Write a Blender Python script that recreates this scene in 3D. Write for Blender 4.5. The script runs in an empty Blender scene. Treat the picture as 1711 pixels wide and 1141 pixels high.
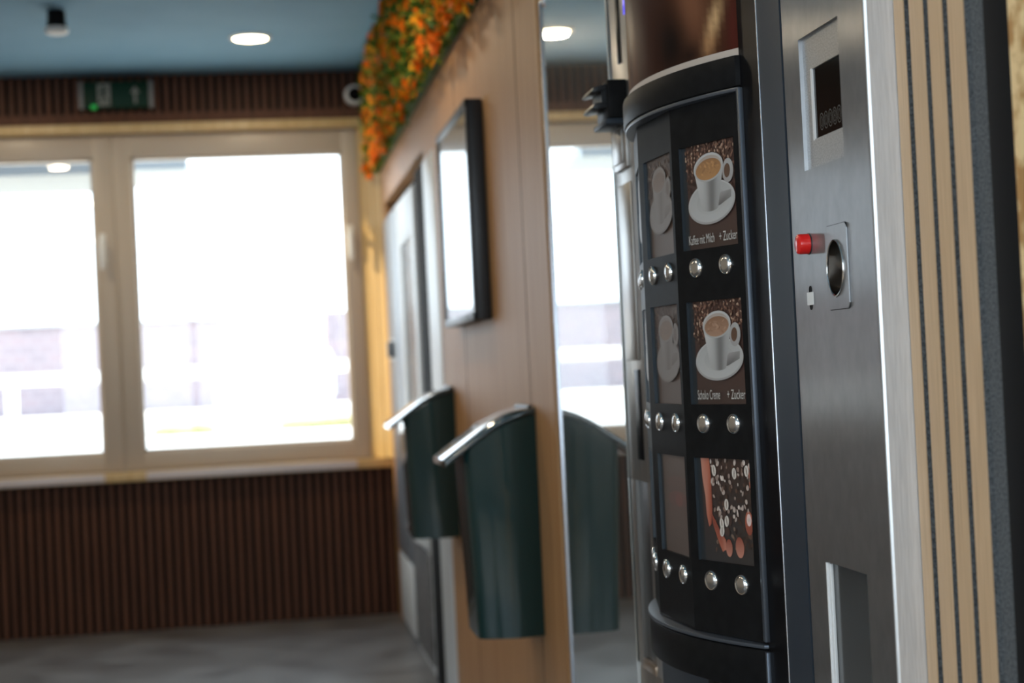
import bpy, bmesh, math, random
from mathutils import Vector, Matrix
random.seed(7)
S = bpy.context.scene
COL = S.collection
PI = math.pi

# ------------------------------------------------------------------ camera
F_PX, W_PX = 2800.0, 1711.0
CAM_Z = 1.15
def camera():
    yaw, pitch, roll = (math.radians(a) for a in (8.563, 0.85, -2.759))
    fwd = Vector((math.sin(yaw)*math.cos(pitch), math.cos(yaw)*math.cos(pitch), math.sin(pitch)))
    right = Vector((math.cos(yaw), -math.sin(yaw), 0))
    up = right.cross(fwd)
    r2 = right*math.cos(roll) + up*math.sin(roll)
    u2 = -right*math.sin(roll) + up*math.cos(roll)
    cd = bpy.data.cameras.new('camera'); co = bpy.data.objects.new('camera', cd); COL.objects.link(co)
    m = Matrix((r2, u2, -fwd)).transposed().to_4x4(); m.translation = (0, 0, CAM_Z)
    co.matrix_world = m
    cd.sensor_width = 36.0; cd.sensor_fit = 'HORIZONTAL'; cd.lens = F_PX/W_PX*36.0
    cd.clip_start = 0.05; cd.clip_end = 300
    cd.dof.use_dof = True; cd.dof.focus_distance = 1.95; cd.dof.aperture_fstop = 5.2
    cd.dof.aperture_blades = 0
    S.camera = co
camera()

# ------------------------------------------------------------------ world, sun, exposure
S.view_settings.view_transform = 'Standard'; S.view_settings.look = 'None'
S.view_settings.gamma = 1; S.view_settings.use_curve_mapping = False
S.view_settings.exposure = 0.0
wd = bpy.data.worlds.new('sky'); S.world = wd; wd.use_nodes = True
bg = wd.node_tree.nodes['Background']; bg.inputs[0].default_value = (0.76, 0.89, 1.0, 1); bg.inputs[1].default_value = 5.0
sun = bpy.data.lights.new('sun', 'SUN'); sun.energy = 15.0; sun.angle = 0.02; sun.color = (1.0, .76, .38)
so = bpy.data.objects.new('sun', sun); COL.objects.link(so); so.location = (-4, 12, 8)
so.rotation_euler = Vector((0.90, -0.18, -0.50)).to_track_quat('-Z', 'Y').to_euler()
def portal(name, loc, rot, sx, sy):
    l = bpy.data.lights.new(name, 'AREA'); l.shape = 'RECTANGLE'; l.size = sx; l.size_y = sy; l.cycles.is_portal = True
    o = bpy.data.objects.new(name, l); COL.objects.link(o); o.location = loc; o.rotation_euler = rot
portal('portal_far', (-0.42, 8.25, 1.53), (-PI/2, 0, 0), 1.9, 1.6)
portal('portal_rear', (-0.7, -2.65, 1.5), (PI/2, 0, 0), 3.0, 1.9)
portal('portal_left', (-2.75, -0.2, 1.45), (0, -PI/2, 0), 1.7, 2.6)

# ------------------------------------------------------------------ materials
MATS = {}
def mat(name, col=(.5,.5,.5), rough=.5, metal=0.0, coat=0.0, coat_rough=.05, spec=.5, emit=None, es=0.0, aniso=0.0, aniso_rot=0.0):
    m = bpy.data.materials.new(name); m.use_nodes = True; MATS[name] = m
    b = m.node_tree.nodes['Principled BSDF']
    b.inputs['Base Color'].default_value = (*col, 1); b.inputs['Roughness'].default_value = rough
    b.inputs['Metallic'].default_value = metal; b.inputs['Coat Weight'].default_value = coat
    b.inputs['Coat Roughness'].default_value = coat_rough; b.inputs['Specular IOR Level'].default_value = spec
    b.inputs['Anisotropic'].default_value = aniso; b.inputs['Anisotropic Rotation'].default_value = aniso_rot
    if emit: b.inputs['Emission Color'].default_value = (*emit, 1); b.inputs['Emission Strength'].default_value = es
    return m
def N(m, t): return m.node_tree.nodes.new(t)
def L(m, a, b): m.node_tree.links.new(a, b)
def grain(m, c1, c2, scale=(1,1,1), ns=5.0, detail=6, rough_var=None, bump=0.0, lo=.35, hi=.65):
    b = m.node_tree.nodes['Principled BSDF']
    tc = N(m, 'ShaderNodeTexCoord'); mp = N(m, 'ShaderNodeMapping'); mp.inputs['Scale'].default_value = scale
    no = N(m, 'ShaderNodeTexNoise'); no.inputs['Scale'].default_value = ns; no.inputs['Detail'].default_value = detail
    rp = N(m, 'ShaderNodeValToRGB')
    rp.color_ramp.elements[0].position = lo; rp.color_ramp.elements[0].color = (*c1, 1)
    rp.color_ramp.elements[1].position = hi; rp.color_ramp.elements[1].color = (*c2, 1)
    L(m, tc.outputs['Object'], mp.inputs[0]); L(m, mp.outputs[0], no.inputs[0]); L(m, no.outputs[0], rp.inputs[0])
    L(m, rp.outputs[0], b.inputs['Base Color'])
    if rough_var:
        mr = N(m, 'ShaderNodeMapRange'); mr.inputs[3].default_value = rough_var[0]; mr.inputs[4].default_value = rough_var[1]
        L(m, no.outputs[0], mr.inputs[0]); L(m, mr.outputs[0], b.inputs['Roughness'])
    if bump:
        bp = N(m, 'ShaderNodeBump'); bp.inputs['Strength'].default_value = bump; bp.inputs['Distance'].default_value = .002
        L(m, no.outputs[0], bp.inputs['Height']); L(m, bp.outputs[0], b.inputs['Normal'])
    return m
grain(mat('oak_laminate', rough=.5, spec=.25), (.38,.19,.075), (.48,.265,.12), (1,18,.5), 6)
grain(mat('golden_oak', rough=.4), (.56,.38,.17), (.66,.48,.25), (14,14,.6), 6)
grain(mat('dark_slat', rough=.6, spec=.3), (.080,.030,.015), (.125,.048,.025), (12,12,.5), 5)
mat('dark_backing', (.009,.006,.005), .8, spec=.2)
grain(mat('oak_slat', rough=.5), (.50,.33,.19), (.63,.43,.26), (1,60,1.2), 8)
grain(mat('grey_felt', rough=.95), (.045,.05,.055), (.13,.14,.15), (1,1,1), 420, 3)
mat('black_board', (.009,.009,.010), .75, spec=.12)
grain(mat('chipboard', rough=.7), (.42,.22,.07), (.80,.58,.30), (1,1,1), 42, 4, lo=.4, hi=.6)
grain(mat('blue_ceiling', rough=.8), (.155,.33,.50), (.175,.36,.53), (1,1,1), 3)
grain(mat('vinyl_floor', rough=.32), (.10,.10,.105), (.155,.158,.166), (1,1,1), 4, rough_var=(.25,.42))
mat('plaster', (.55,.52,.48), .8)
mat('window_frame', (.50,.425,.355), .4)
mat('sill_board', (.66,.60,.62), .35)
mat('white_plastic', (.75,.75,.75), .35)
grain(mat('black_plastic', rough=.42, spec=.05), (.0085,.0085,.009), (.0115,.0115,.012), (1,1,1), 60, 3)
mat('gloss_black', (.005,.005,.006), .3, spec=.035)
mat('satin_black', (.014,.015,.017), .38)
mat('slate_grey', (.026,.034,.046), .45, spec=.20)
mat('chrome', (.82,.80,.78), .13, 1.0)
mat('chrome_brushed', (.70,.69,.68), .24, 1.0)
mat('bowl_steel', (.34,.32,.30), .16, 1.0)
mat('edge_metal', (.55,.57,.62), .25, .9)
mat('edge_dark', (.10,.115,.14), .35, .6)
grain(mat('steel', rough=.275, metal=1.0, aniso=.92), (.31,.31,.315), (.41,.41,.415), (3,9,7), 6, 3, lo=.15, hi=.85)
grain(mat('steel_plate', rough=.4, metal=.9), (.38,.38,.38), (.54,.54,.54), (1,30,60), 10, 6, rough_var=(.35,.5))
grain(mat('steel_side', rough=.42, metal=.6), (.62,.62,.63), (.72,.72,.73), (40,3,2), 12)
mat('steel_edge', (.80,.82,.84), .3, .8)
mat('red_plastic', (.72,.012,.010), .25, coat=.4)
mat('white_paper', (.75,.75,.74), .7)
mat('screen_glass', (.008,.007,.006), .06)
mat('flap_glass', (.055,.058,.058), .14)
mat('print_line', (.11,.10,.09), .5)
mat('green_plastic', (.003,.028,.028), .5, coat=1.0, coat_rough=.06, spec=.15)
mat('bin_lid', (.006,.022,.024), .14, coat=1.0, coat_rough=.05)
mat('sign_green', (.002,.030,.016), .5, spec=.2)
mat('sign_lamp', (.0,.3,.05), .4, emit=(.02,.5,.07), es=.35)
mat('sign_white', (.22,.22,.205), .5)
mat('sign_end', (.22,.21,.21), .4)
mat('warm_diffuser', (1,.9,.7), .4, emit=(1,.80,.48), es=16.0)
mat('blue_lcd', (.02,.02,.2), .2, emit=(.10,.08,1.0), es=.8)
mat('cabinet_white', (.70,.74,.78), .35)
mat('cabinet_grey', (.20,.22,.25), .35)
grain(mat('grille_grey', rough=.5), (.06,.06,.065), (.22,.22,.23), (1,1,1), 60)
mat('lock_blue', (.02,.035,.06), .4)
mat('acrylic_edge', (.035,.045,.055), .3)
mat('poster_border', (.50,.42,.36), .4)
grain(mat('steel_strip', rough=.32, metal=.85), (.33,.31,.29), (.42,.40,.38), (20,20,1), 8)
mat('bronze', (.42,.32,.24), .3, .8)
mat('brick_wall', (.35,.17,.16), .9)
def brickify():
    m = MATS['brick_wall']; b = m.node_tree.nodes['Principled BSDF']
    tc = N(m,'ShaderNodeTexCoord'); mp = N(m,'ShaderNodeMapping'); mp.inputs['Rotation'].default_value = (PI/2,0,0)
    br = N(m,'ShaderNodeTexBrick'); br.inputs['Scale'].default_value = 2.2
    br.inputs['Color1'].default_value = (.27,.215,.24,1); br.inputs['Color2'].default_value = (.23,.195,.225,1); br.inputs['Mortar'].default_value = (.30,.27,.29,1)
    L(m, tc.outputs['Object'], mp.inputs[0]); L(m, mp.outputs[0], br.inputs[0]); L(m, br.outputs[0], b.inputs['Base Color'])
brickify()
mat('outdoor_white', (.80,.80,.80), .7)
grain(mat('paving', rough=.9), (.62,.62,.60), (.75,.75,.73), (1,1,1), 1.5)
grain(mat('dry_grass', rough=.9), (.20,.22,.10), (.42,.36,.20), (1,1,1), 6)
mat('canopy_grey', (.30,.32,.34), .8)
mat('canopy_light', (.42,.46,.50), .8)
mat('leaf', (.055,.13,.015), .6, spec=.2)
mat('leaf_light', (.27,.32,.035), .6, spec=.2)
mat('petal', (.85,.20,.006), .6, spec=.15)
mat('petal_yellow', (.80,.36,.015), .6, spec=.15)
def glass_mat(name, tint, mixf, rough=.0):
    m = bpy.data.materials.new(name); m.use_nodes = True; MATS[name] = m
    nt = m.node_tree; nt.nodes.clear()
    out = nt.nodes.new('ShaderNodeOutputMaterial'); mx = nt.nodes.new('ShaderNodeMixShader'); tr = nt.nodes.new('ShaderNodeBsdfTransparent')
    gl = nt.nodes.new('ShaderNodeBsdfGlossy'); gl.inputs['Roughness'].default_value = rough; lw = nt.nodes.new('ShaderNodeLayerWeight'); pw = nt.nodes.new('ShaderNodeMath'); pw.operation = 'POWER'; pw.inputs[1].default_value = 5.0; fr = nt.nodes.new('ShaderNodeMath'); fr.operation = 'MULTIPLY_ADD'; fr.inputs[1].default_value = 1-mixf; fr.inputs[2].default_value = mixf
    nt.links.new(lw.outputs['Facing'], pw.inputs[0]); nt.links.new(pw.outputs[0], fr.inputs[0])
    tr.inputs[0].default_value = (*tint, 1)
    nt.links.new(fr.outputs[0], mx.inputs[0]); nt.links.new(tr.outputs[0], mx.inputs[1]); nt.links.new(gl.outputs[0], mx.inputs[2]); nt.links.new(mx.outputs[0], out.inputs[0])
glass_mat('window_glass', (.985,.99,.99), .04)
# dark coated front glass of the vending machines: half mirror
def mirror_mat(name, base, refl, tint=(.9,.92,.92), rough=.012):
    m = bpy.data.materials.new(name); m.use_nodes = True; MATS[name] = m
    nt = m.node_tree; b = nt.nodes['Principled BSDF']; b.inputs['Base Color'].default_value = (*base,1); b.inputs['Roughness'].default_value = .25
    out = nt.nodes['Material Output']; mx = nt.nodes.new('ShaderNodeMixShader'); gl = nt.nodes.new('ShaderNodeBsdfGlossy')
    gl.inputs['Roughness'].default_value = rough; gl.inputs[0].default_value = (*tint,1); mx.inputs[0].default_value = refl
    nt.links.new(b.outputs[0], mx.inputs[1]); nt.links.new(gl.outputs[0], mx.inputs[2]); nt.links.new(mx.outputs[0], out.inputs[0])
mirror_mat('coated_glass', (.13,.15,.15), .80, rough=.004)
mirror_mat('tv_glass', (.012,.012,.013), .42)
mirror_mat('snack_glass', (.10,.09,.08), .55, rough=.05)
def print_mat(name, rough, coat, crough):
    m = mat(name, rough=rough, coat=coat, coat_rough=crough)
    a = N(m, 'ShaderNodeVertexColor'); a.layer_name = 'Col'
    L(m, a.outputs[0], m.node_tree.nodes['Principled BSDF'].inputs['Base Color'])
print_mat('print', .5, .30, .42)
print_mat('poster_print', .30, 0, .08); MATS['poster_print'].node_tree.nodes['Principled BSDF'].inputs['Specular IOR Level'].default_value = .02

# ------------------------------------------------------------------ mesh builders
class MB:
    def __init__(s): s.bm = bmesh.new(); s.mi = 0
    def _faces(s, fs):
        for f in fs: f.material_index = s.mi
        return s
    def box(s, x0, x1, y0, y1, z0, z1, bev=0, seg=2):
        old = set(s.bm.faces); r = bmesh.ops.create_cube(s.bm, size=1)
        vs = r['verts']
        for v in vs: v.co = Vector(((x0+x1)/2+v.co.x*(x1-x0), (y0+y1)/2+v.co.y*(y1-y0), (z0+z1)/2+v.co.z*(z1-z0)))
        fs = {f for v in vs for f in v.link_faces}
        if bev:
            es = list({e for v in vs for e in v.link_edges})
            rr = bmesh.ops.bevel(s.bm, geom=es, offset=bev, segments=seg, profile=.5, affect='EDGES')
            fs = set(s.bm.faces) - old
        return s._faces(fs)
    def prism(s, pts, h0, h1, axis='z', bev=0):
        def P(p, h):
            return {'z': Vector((p[0],p[1],h)), 'y': Vector((p[0],h,p[1])), 'x': Vector((h,p[0],p[1]))}[axis]
        old = set(s.bm.faces); a = [s.bm.verts.new(P(p,h0)) for p in pts]; b = [s.bm.verts.new(P(p,h1)) for p in pts]
        n = len(pts); fs = [s.bm.faces.new(a[::-1]), s.bm.faces.new(b)]
        for i in range(n): fs.append(s.bm.faces.new((a[i], a[(i+1)%n], b[(i+1)%n], b[i])))
        bmesh.ops.recalc_face_normals(s.bm, faces=fs)
        if bev:
            es = [e for f in fs[:2] for e in f.edges]
            rr = bmesh.ops.bevel(s.bm, geom=list(set(es)), offset=bev, segments=2, profile=.5, affect='EDGES')
            fs = set(s.bm.faces) - old
        return s._faces(fs)
    def lathe(s, prof, M=Matrix(), n=32, cap=True):
        rings = []
        for r, h in prof:
            if r < 1e-6: rings.append([s.bm.verts.new(M @ Vector((0,0,h)))])
            else: rings.append([s.bm.verts.new(M @ Vector((r*math.cos(2*PI*i/n), r*math.sin(2*PI*i/n), h))) for i in range(n)])
        fs = []
        for a, b in zip(rings, rings[1:]):
            for i in range(n):
                j = (i+1) % n
                if len(a) == 1: q = (a[0], b[i], b[j])
                elif len(b) == 1: q = (a[i], a[j], b[0])
                else: q = (a[i], a[j], b[j], b[i])
                fs.append(s.bm.faces.new(q))
        if cap:
            for rg in (rings[0], rings[-1]):
                if len(rg) > 1: fs.append(s.bm.faces.new(rg))
        bmesh.ops.recalc_face_normals(s.bm, faces=fs)
        return s._faces(fs)
    def tube(s, pts, r, n=10):
        rings = []
        for i, p in enumerate(pts):
            p = Vector(p); d = (Vector(pts[min(i+1,len(pts)-1)]) - Vector(pts[max(i-1,0)])).normalized()
            u = d.orthogonal().normalized() if i == 0 else (u - d*u.dot(d)).normalized()
            w = d.cross(u)
            rings.append([s.bm.verts.new(p + r*(u*math.cos(2*PI*k/n)+w*math.sin(2*PI*k/n))) for k in range(n)])
        fs = []
        for a, b in zip(rings, rings[1:]):
            for k in range(n): fs.append(s.bm.faces.new((a[k], a[(k+1)%n], b[(k+1)%n], b[k])))
        fs += [s.bm.faces.new(rings[0]), s.bm.faces.new(rings[-1])]
        bmesh.ops.recalc_face_normals(s.bm, faces=fs)
        return s._faces(fs)
    def quad(s, *p):
        s._faces([s.bm.faces.new([s.bm.verts.new(Vector(q)) for q in p])]); return s
    def xform(s, M): bmesh.ops.transform(s.bm, matrix=M, verts=s.bm.verts[:]); return s
def wpos(o):
    v = Vector((0,0,0))
    while o: v += o.location; o = o.parent
    return v
def build(name, mb, mats, parent=None, label=None, local=False, smooth=True):
    me = bpy.data.meshes.new(name)
    if parent and not local: bmesh.ops.translate(mb.bm, verts=mb.bm.verts[:], vec=-wpos(parent))
    mb.bm.to_mesh(me); mb.bm.free()
    for m in (mats if isinstance(mats, (list, tuple)) else [mats]): me.materials.append(MATS[m])
    if smooth:
        me.polygons.foreach_set('use_smooth', [True]*len(me.polygons))
        me.set_sharp_from_angle(angle=math.radians(35))
    o = bpy.data.objects.new(name, me); COL.objects.link(o)
    if parent: o.parent = parent
    if label: o['label'] = label
    return o
def thing(name, label, cat, loc=(0,0,0), group=None):
    o = bpy.data.objects.new(name, None); COL.objects.link(o); o.location = loc; o.empty_display_size = .05
    o['label'] = label; o['category'] = cat
    if group: o['group'] = group
    return o
def tag(o, label, cat, group=None, kind=None):
    o['label'] = label; o['category'] = cat
    if group: o['group'] = group
    if kind: o['kind'] = kind
    return o
def struct(name, mb, mats, label=None, smooth=True):
    o = build(name, mb, mats, smooth=smooth); o['kind'] = 'structure'
    if label: o['label'] = label
    return o

# ------------------------------------------------------------------ constants of the place
XW = 0.60      # face of the long right-hand wall
YF = 8.00      # face of the far wall
H = 2.60
XL = -2.60
YR = -2.50

# ------------------------------------------------------------------ shell
struct('floor', MB().box(XL-.2, 1.6, YR-.2, YF+.25, -.12, 0), 'vinyl_floor', 'grey vinyl floor with a soft sheen')
struct('ceiling', MB().box(XL-.2, 1.6, YR-.2, YF+.25, H, H+.15), 'blue_ceiling', 'flat blue painted ceiling')

# far wall: backing with the window opening, dark vertical slats above and below
WX0, WX1, WZ0, WZ1 = -1.36, .505, .747, 2.325
b = MB()
b.box(XL-.2, WX0, YF+.02, YF+.14, 0, H).box(WX1, 1.6, YF+.02, YF+.14, 0, H)
b.box(WX0, WX1, YF+.02, YF+.14, 0, WZ0).box(WX0, WX1, YF+.02, YF+.14, WZ1, H)
b.mi = 1
x = XL+.01
while x < .565:
    if x + .021 < WX0-.02 : b.box(x, x+.021, YF-.004, YF+.02, .002, H-.002)
    else:
        b.box(x, x+.021, YF-.004, YF+.02, .002, .70); b.box(x, x+.021, YF-.004, YF+.02, 2.42, H-.002)
    x += .0415
b.mi = 1; b.box(WX0-.03, .60, YF-.003, YF+.02, 2.369, 2.42)
struct('wall_far', b, ['dark_backing', 'dark_slat'], 'far wall of dark brown vertical slats around the window', smooth=False)

# head trim, sill, right post
b = MB(); b.box(WX0-.03, .60, YF-.03, YF+.02, 2.323, 2.368, .003)
struct('trim_1', b, 'golden_oak', 'pale oak trim board above the window')
b = MB(); b.box(WX0-.03, .60, YF-.05, YF+.02, .702, .747, .004); b.mi = 1
for a0, a1 in ((WX0-.03, -.735), (-.545, .43)): b.box(a0, a1, YF-.054, YF-.0495, .706, .744, .001)
struct('trim_2', b, ['golden_oak', 'sill_board'], 'window sill of oak with pale front strips')
b = MB()
b.prism([(.503, YF+.012), (.530, YF-.020), (.534, YF-.020), (.562, YF-.053), (.566, YF-.053), (.599, YF-.092), (.599, YF+.10), (.503, YF+.10)], .748, 2.322)
struct('trim_3', b, 'golden_oak', 'stepped golden oak post at the right end of the window', smooth=False)

# window sashes
def sash(name, x0, x1, gx0, gx1, label):
    z0, z1, gz0, gz1 = .750, 2.321, .832, 2.214
    b = MB(); y0, y1 = YF+.012, YF+.085
    for (a0,a1,c0,c1) in ((x0,gx0,z0,z1),(gx1,x1,z0,z1)): b.box(a0,a1,y0,y1,c0,c1,.006)
    for (c0,c1) in ((z0,gz0),(gz1,z1)): b.box(gx0-.004,gx1+.004,y0,y1,c0,c1,.006)
    # inner glazing bead
    for (a0,a1,c0,c1) in ((gx0,gx0+.012,gz0,gz1),(gx1-.012,gx1,gz0,gz1),(gx0,gx1,gz0,gz0+.012),(gx0,gx1,gz1-.012,gz1)): b.box(a0,a1,y0+.02,y1-.01,c0,c1)
    o = build(name, b, 'window_frame'); o['kind'] = 'structure'; o['label'] = label
    build('pane', MB().box(gx0+.01, gx1-.01, YF+.045, YF+.051, gz0+.01, gz1-.01), 'window_glass', o)
    hx = (gx1+x1)/2 - .012
    h = MB(); h.box(hx-.016, hx+.016, y0-.012, y0, 1.72, 1.86, .005); h.box(hx-.012, hx+.012, y0-.05, y0-.011, 1.80, 1.83, .005); h.box(hx-.013, hx+.013, y0-.055, y0-.035, 1.69, 1.83, .008)
    build('window_handle', h, 'white_plastic', o, 'white lever handle')
sash('window_1', -.643, .502, -.557, .428, 'right sash of the far window with beige frame')
sash('window_2', -1.355, -.6436, -1.262, -.735, 'left sash of the far window, cut by the picture edge')

# rear and left walls with daylight windows behind / beside the viewer, the left one added for fill light
b = MB(); y0, y1 = YR-.12, YR
b.box(XL-.2, -2.2, y0, y1, 0, H).box(.8, 1.6, y0, y1, 0, H).box(-2.2, .8, y0, y1, 0, .55).box(-2.2, .8, y0, y1, 2.45, H)
struct('wall_rear', b, 'plaster', 'plain rear wall with a wide window opening')
b = MB()
for a in (-2.2, -.75, .72): b.box(a, a+.08, YR-.09, YR-.03, .55, 2.45)
b.box(-2.2, .8, YR-.09, YR-.03, .55, .63).box(-2.2, .8, YR-.09, YR-.03, 2.37, 2.45)
o = struct('window_3', b, 'window_frame', 'wide rear window behind the viewer')
build('pane', MB().box(-2.12, -.75, YR-.065, YR-.06, .63, 2.37).box(-.67, .72, YR-.065, YR-.06, .63, 2.37), 'window_glass', o)
b = MB(); x0, x1 = XL-.12, XL
b.box(x0, x1, YR, -1.5, 0, H).box(x0, x1, 1.1, YF+.02, 0, H).box(x0, x1, -1.5, 1.1, 0, .6).box(x0, x1, -1.5, 1.1, 2.3, H)
struct('wall_left', b, 'plaster', 'plain left wall with an opening for the added window')
b = MB()
for a in (-1.5, -.24, 1.02): b.box(XL-.09, XL-.03, a, a+.08, .6, 2.3)
b.box(XL-.09, XL-.03, -1.5, 1.1, .6, .68).box(XL-.09, XL-.03, -1.5, 1.1, 2.22, 2.3)
o = struct('fill_window', b, 'window_frame', 'unseen left side window added for fill daylight')  # unseen window, added to brighten the near part of the room
build('pane', MB().box(XL-.065, XL-.06, -1.42, -.24, .68, 2.22).box(XL-.065, XL-.06, -.16, 1.02, .68, 2.22), 'window_glass', o)

# right wall: wood panelling, openings for the machines
b = MB()
ZH = 1.93
b.box(XW, XW+.05, 3.43, 5.90, 0, ZH)
b.box(XW, XW+.05, 7.73, YF+.02, 0, ZH)
b.box(XW, XW+.05, 1.565, YF+.02, ZH, H)
b.mi = 1
for yy in (3.735, 4.9): b.box(XW-.0006, XW+.01, yy, yy+.003, .0, H)
struct('wall_right', b, ['oak_laminate', 'black_board'], 'right wall of light oak panels')
struct('wall_right_back', MB().box(1.45, 1.6, YR, YF+.02, 0, H), 'plaster')

# stub of slatted wall right beside the steel machine
SX = .634
b = MB()
b.box(SX+.002, SX+.05, 1.368, 1.562, 0, H)
for y0, y1 in ((1.405,1.438),(1.451,1.482),(1.495,1.527),(1.541,1.565)): b.mi = 0; b.box(SX-.0028, SX+.004, y0+.0003, y1-.0003, 0, H); b.mi = 1; b.box(SX-.004, SX-.0029, y0, y1, 0, H)
struct('wall_right_slats', b, ['grey_felt', 'oak_slat'], 'strip of pale oak slats on grey felt beside the steel machine')
struct('trim_4', MB().box(SX-.003, SX+.06, 1.318, 1.3675, 0, H, .001), 'black_board', 'black edging board right of the slats')
struct('wall_right_near', MB().box(SX-.004, SX+.06, YR, 1.3175, 0, H), 'chipboard', 'raw chipboard at the right picture edge')

# trim boards between the panelling and the vending machines
struct('trim_5', MB().box(XW-.004, XW+.04, 5.535, 5.90, .0, 1.885, .002), 'cabinet_white', 'pale grey upright board right of the white machine')
struct('trim_6', MB().box(XW-.006, XW+.04, 5.905, 6.20, .0, 1.885, .002), 'black_board', 'black upright gap board beside the white machine')

# ------------------------------------------------------------------ ceiling lights
lab = {(.02,7.17): 'round glowing downlight in the blue ceiling near the flowers', (-1.236,4.92): 'round ceiling downlight seen mirrored in the left window pane'}
protolight = None
for lx, ly in ((.02,7.17), (-1.236,4.92), (-1.236,7.17), (.02,4.92), (-1.236,2.67), (-.4,.6), (-1.6,-.8)):
    t = thing('ceiling_light', lab.get((lx,ly), 'round recessed ceiling downlight outside the picture'), 'lamp', (lx,ly,H), 'ceiling downlights')
    build('trim_ring', MB().lathe([(.088,-.0005),(.088,-.006),(.074,-.010),(.070,-.004),(.070,-.0005)], Matrix.Translation((lx,ly,H))), 'white_plastic', t)
    build('diffuser', MB().lathe([(.070,-.002),(.070,-.008),(.05,-.011),(0,-.012)], Matrix.Translation((lx,ly,H)), cap=False), 'warm_diffuser', t, 'glowing warm white diffuser')
    l = bpy.data.lights.new('downlight', 'AREA'); l.shape = 'DISK'; l.size = .12; l.energy = 7.0; l.color = (1,.82,.58)
    lo = bpy.data.objects.new('downlight', l); COL.objects.link(lo); lo.parent = t; lo.location = (0,0,-.02)
# surface mounted sensor at the upper left
sx, sy = -.715, 6.6
t = thing('smoke_detector', 'small dark cylinder with white cap under the ceiling at upper left', 'detector', (sx,sy,H))
T = Matrix.Translation((sx,sy,H))
build('mount', MB().lathe([(.030,-.0005),(.034,-.012),(.036,-.05),(.038,-.066)], T), 'black_plastic', t)
build('cap', MB().lathe([(.038,-.066),(.043,-.068),(.044,-.084),(.036,-.090),(0,-.092)], T, cap=False), 'white_plastic', t, 'white cap')

# ------------------------------------------------------------------ exit sign on the far wall
ex0, ex1, ez0, ez1, ey = -.775, -.437, 2.437, 2.56, YF-.0045
t = thing('exit_sign', 'green emergency exit sign with arrow on the dark slats', 'sign', ((ex0+ex1)/2, ey, ez0))
build('housing', MB().box(ex0+.016, ex1-.016, ey-.055, ey, ez0, ez1, .004), 'sign_green', t)
for a in (ex0, ex1-.02): build('end_cap', MB().box(a, a+.02, ey-.06, ey, ez0-.003, ez1+.004, .004), 'sign_end', t, 'pale end cap')
fy = ey-.0562
def flat(mb, pts, yy, th=.0006): mb.prism(pts, yy-th, yy, 'y')
b = MB()                                       # white doorway with a green running figure, then the arrow
flat(b, [(-.690,2.447),(-.632,2.447),(-.632,2.551),(-.690,2.551)], fy)
b.mi = 1
fy2 = fy-.0008
flat(b, [(-.664+.009*math.cos(i*PI/6), 2.534+.009*math.sin(i*PI/6)) for i in range(12)], fy2)
flat(b, [(-.672,2.522),(-.655,2.525),(-.657,2.490),(-.671,2.488)], fy2)
flat(b, [(-.660,2.522),(-.643,2.510),(-.640,2.515),(-.656,2.528)], fy2)
flat(b, [(-.671,2.520),(-.684,2.505),(-.680,2.501),(-.669,2.512)], fy2)
flat(b, [(-.664,2.492),(-.648,2.476),(-.652,2.453),(-.646,2.453),(-.641,2.478),(-.657,2.494)], fy2)
flat(b, [(-.671,2.490),(-.676,2.470),(-.688,2.462),(-.685,2.457),(-.670,2.467),(-.663,2.488)], fy2)
build('pictogram', b, ['sign_white', 'sign_green'], t, 'white doorway with a green running figure', smooth=False)
b = MB()
flat(b, [(-.540,2.505),(-.519,2.538),(-.498,2.505),(-.513,2.505),(-.513,2.455),(-.525,2.455),(-.525,2.505)], fy)
build('arrow', b, 'sign_white', t, 'white upward arrow', smooth=False)
build('indicator', MB().box(-.722, -.696, ey-.058, ey-.05, ez0-.004, ez0+.016, .003), 'sign_lamp', t, 'small glowing green lamp')

# dome camera beside the flowers
T = Matrix.Translation((.50, YF-.0045, 2.475)) @ Matrix.Rotation(PI/2, 4, 'X')
t = thing('security_camera', 'white dome camera with dark lens on the far wall beside the flowers', 'camera', (.50, YF-.0045, 2.475))
build('housing', MB().lathe([(.048,0),(.050,.02),(.046,.045),(.034,.052)], T), 'white_plastic', t)
build('lens_dome', MB().lathe([(.034,.050),(.032,.066),(.024,.080),(.012,.087),(0,.089)], T, cap=False), 'gloss_black', t, 'dark glass dome')

# ------------------------------------------------------------------ flower mat along the top of the right wall
t = thing('flower_garland', 'thick mat of orange flowers and green leaves along the top of the right wall', 'flowers', (XW, 6.0, 2.3))
fb = MB()
fb.box(XW-.022, XW-.001, 3.85, YF-.10, 2.10, H-.004)
def leaf(mb, c, n, l, w):
    a = Vector((random.uniform(-1,1), random.uniform(-1,1), random.uniform(-1,1))); d = (n*random.uniform(.3,1)+a*.9).normalized()
    s = d.cross(Vector((random.uniform(-1,1), random.uniform(-1,1), random.uniform(-1,1)))).normalized()*w; k = d.cross(s).normalized()*w*.25
    v = [mb.bm.verts.new(c), mb.bm.verts.new(c+d*l*.45+s+k), mb.bm.verts.new(c+d*l), mb.bm.verts.new(c+d*l*.45-s+k)]
    f = mb.bm.faces.new(v); f.material_index = mb.mi
nrm = Vector((-1,0,0))
def zbot(y): return 2.075 + .018*math.sin(y*9)+.012*math.sin(y*23)
for i in range(6500):
    y = random.uniform(3.85, YF-.12); z = random.uniform(zbot(y), H-.02)
    fb.mi = 0 if random.random() < .62 else 1
    leaf(fb, Vector((XW-.02-random.random()*.052, y, z)), nrm, random.uniform(.022,.042), random.uniform(.005,.010))
o = build('foliage', fb, ['leaf', 'leaf_light'], t, 'green leaves', smooth=False); o['kind'] = 'stuff'
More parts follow.
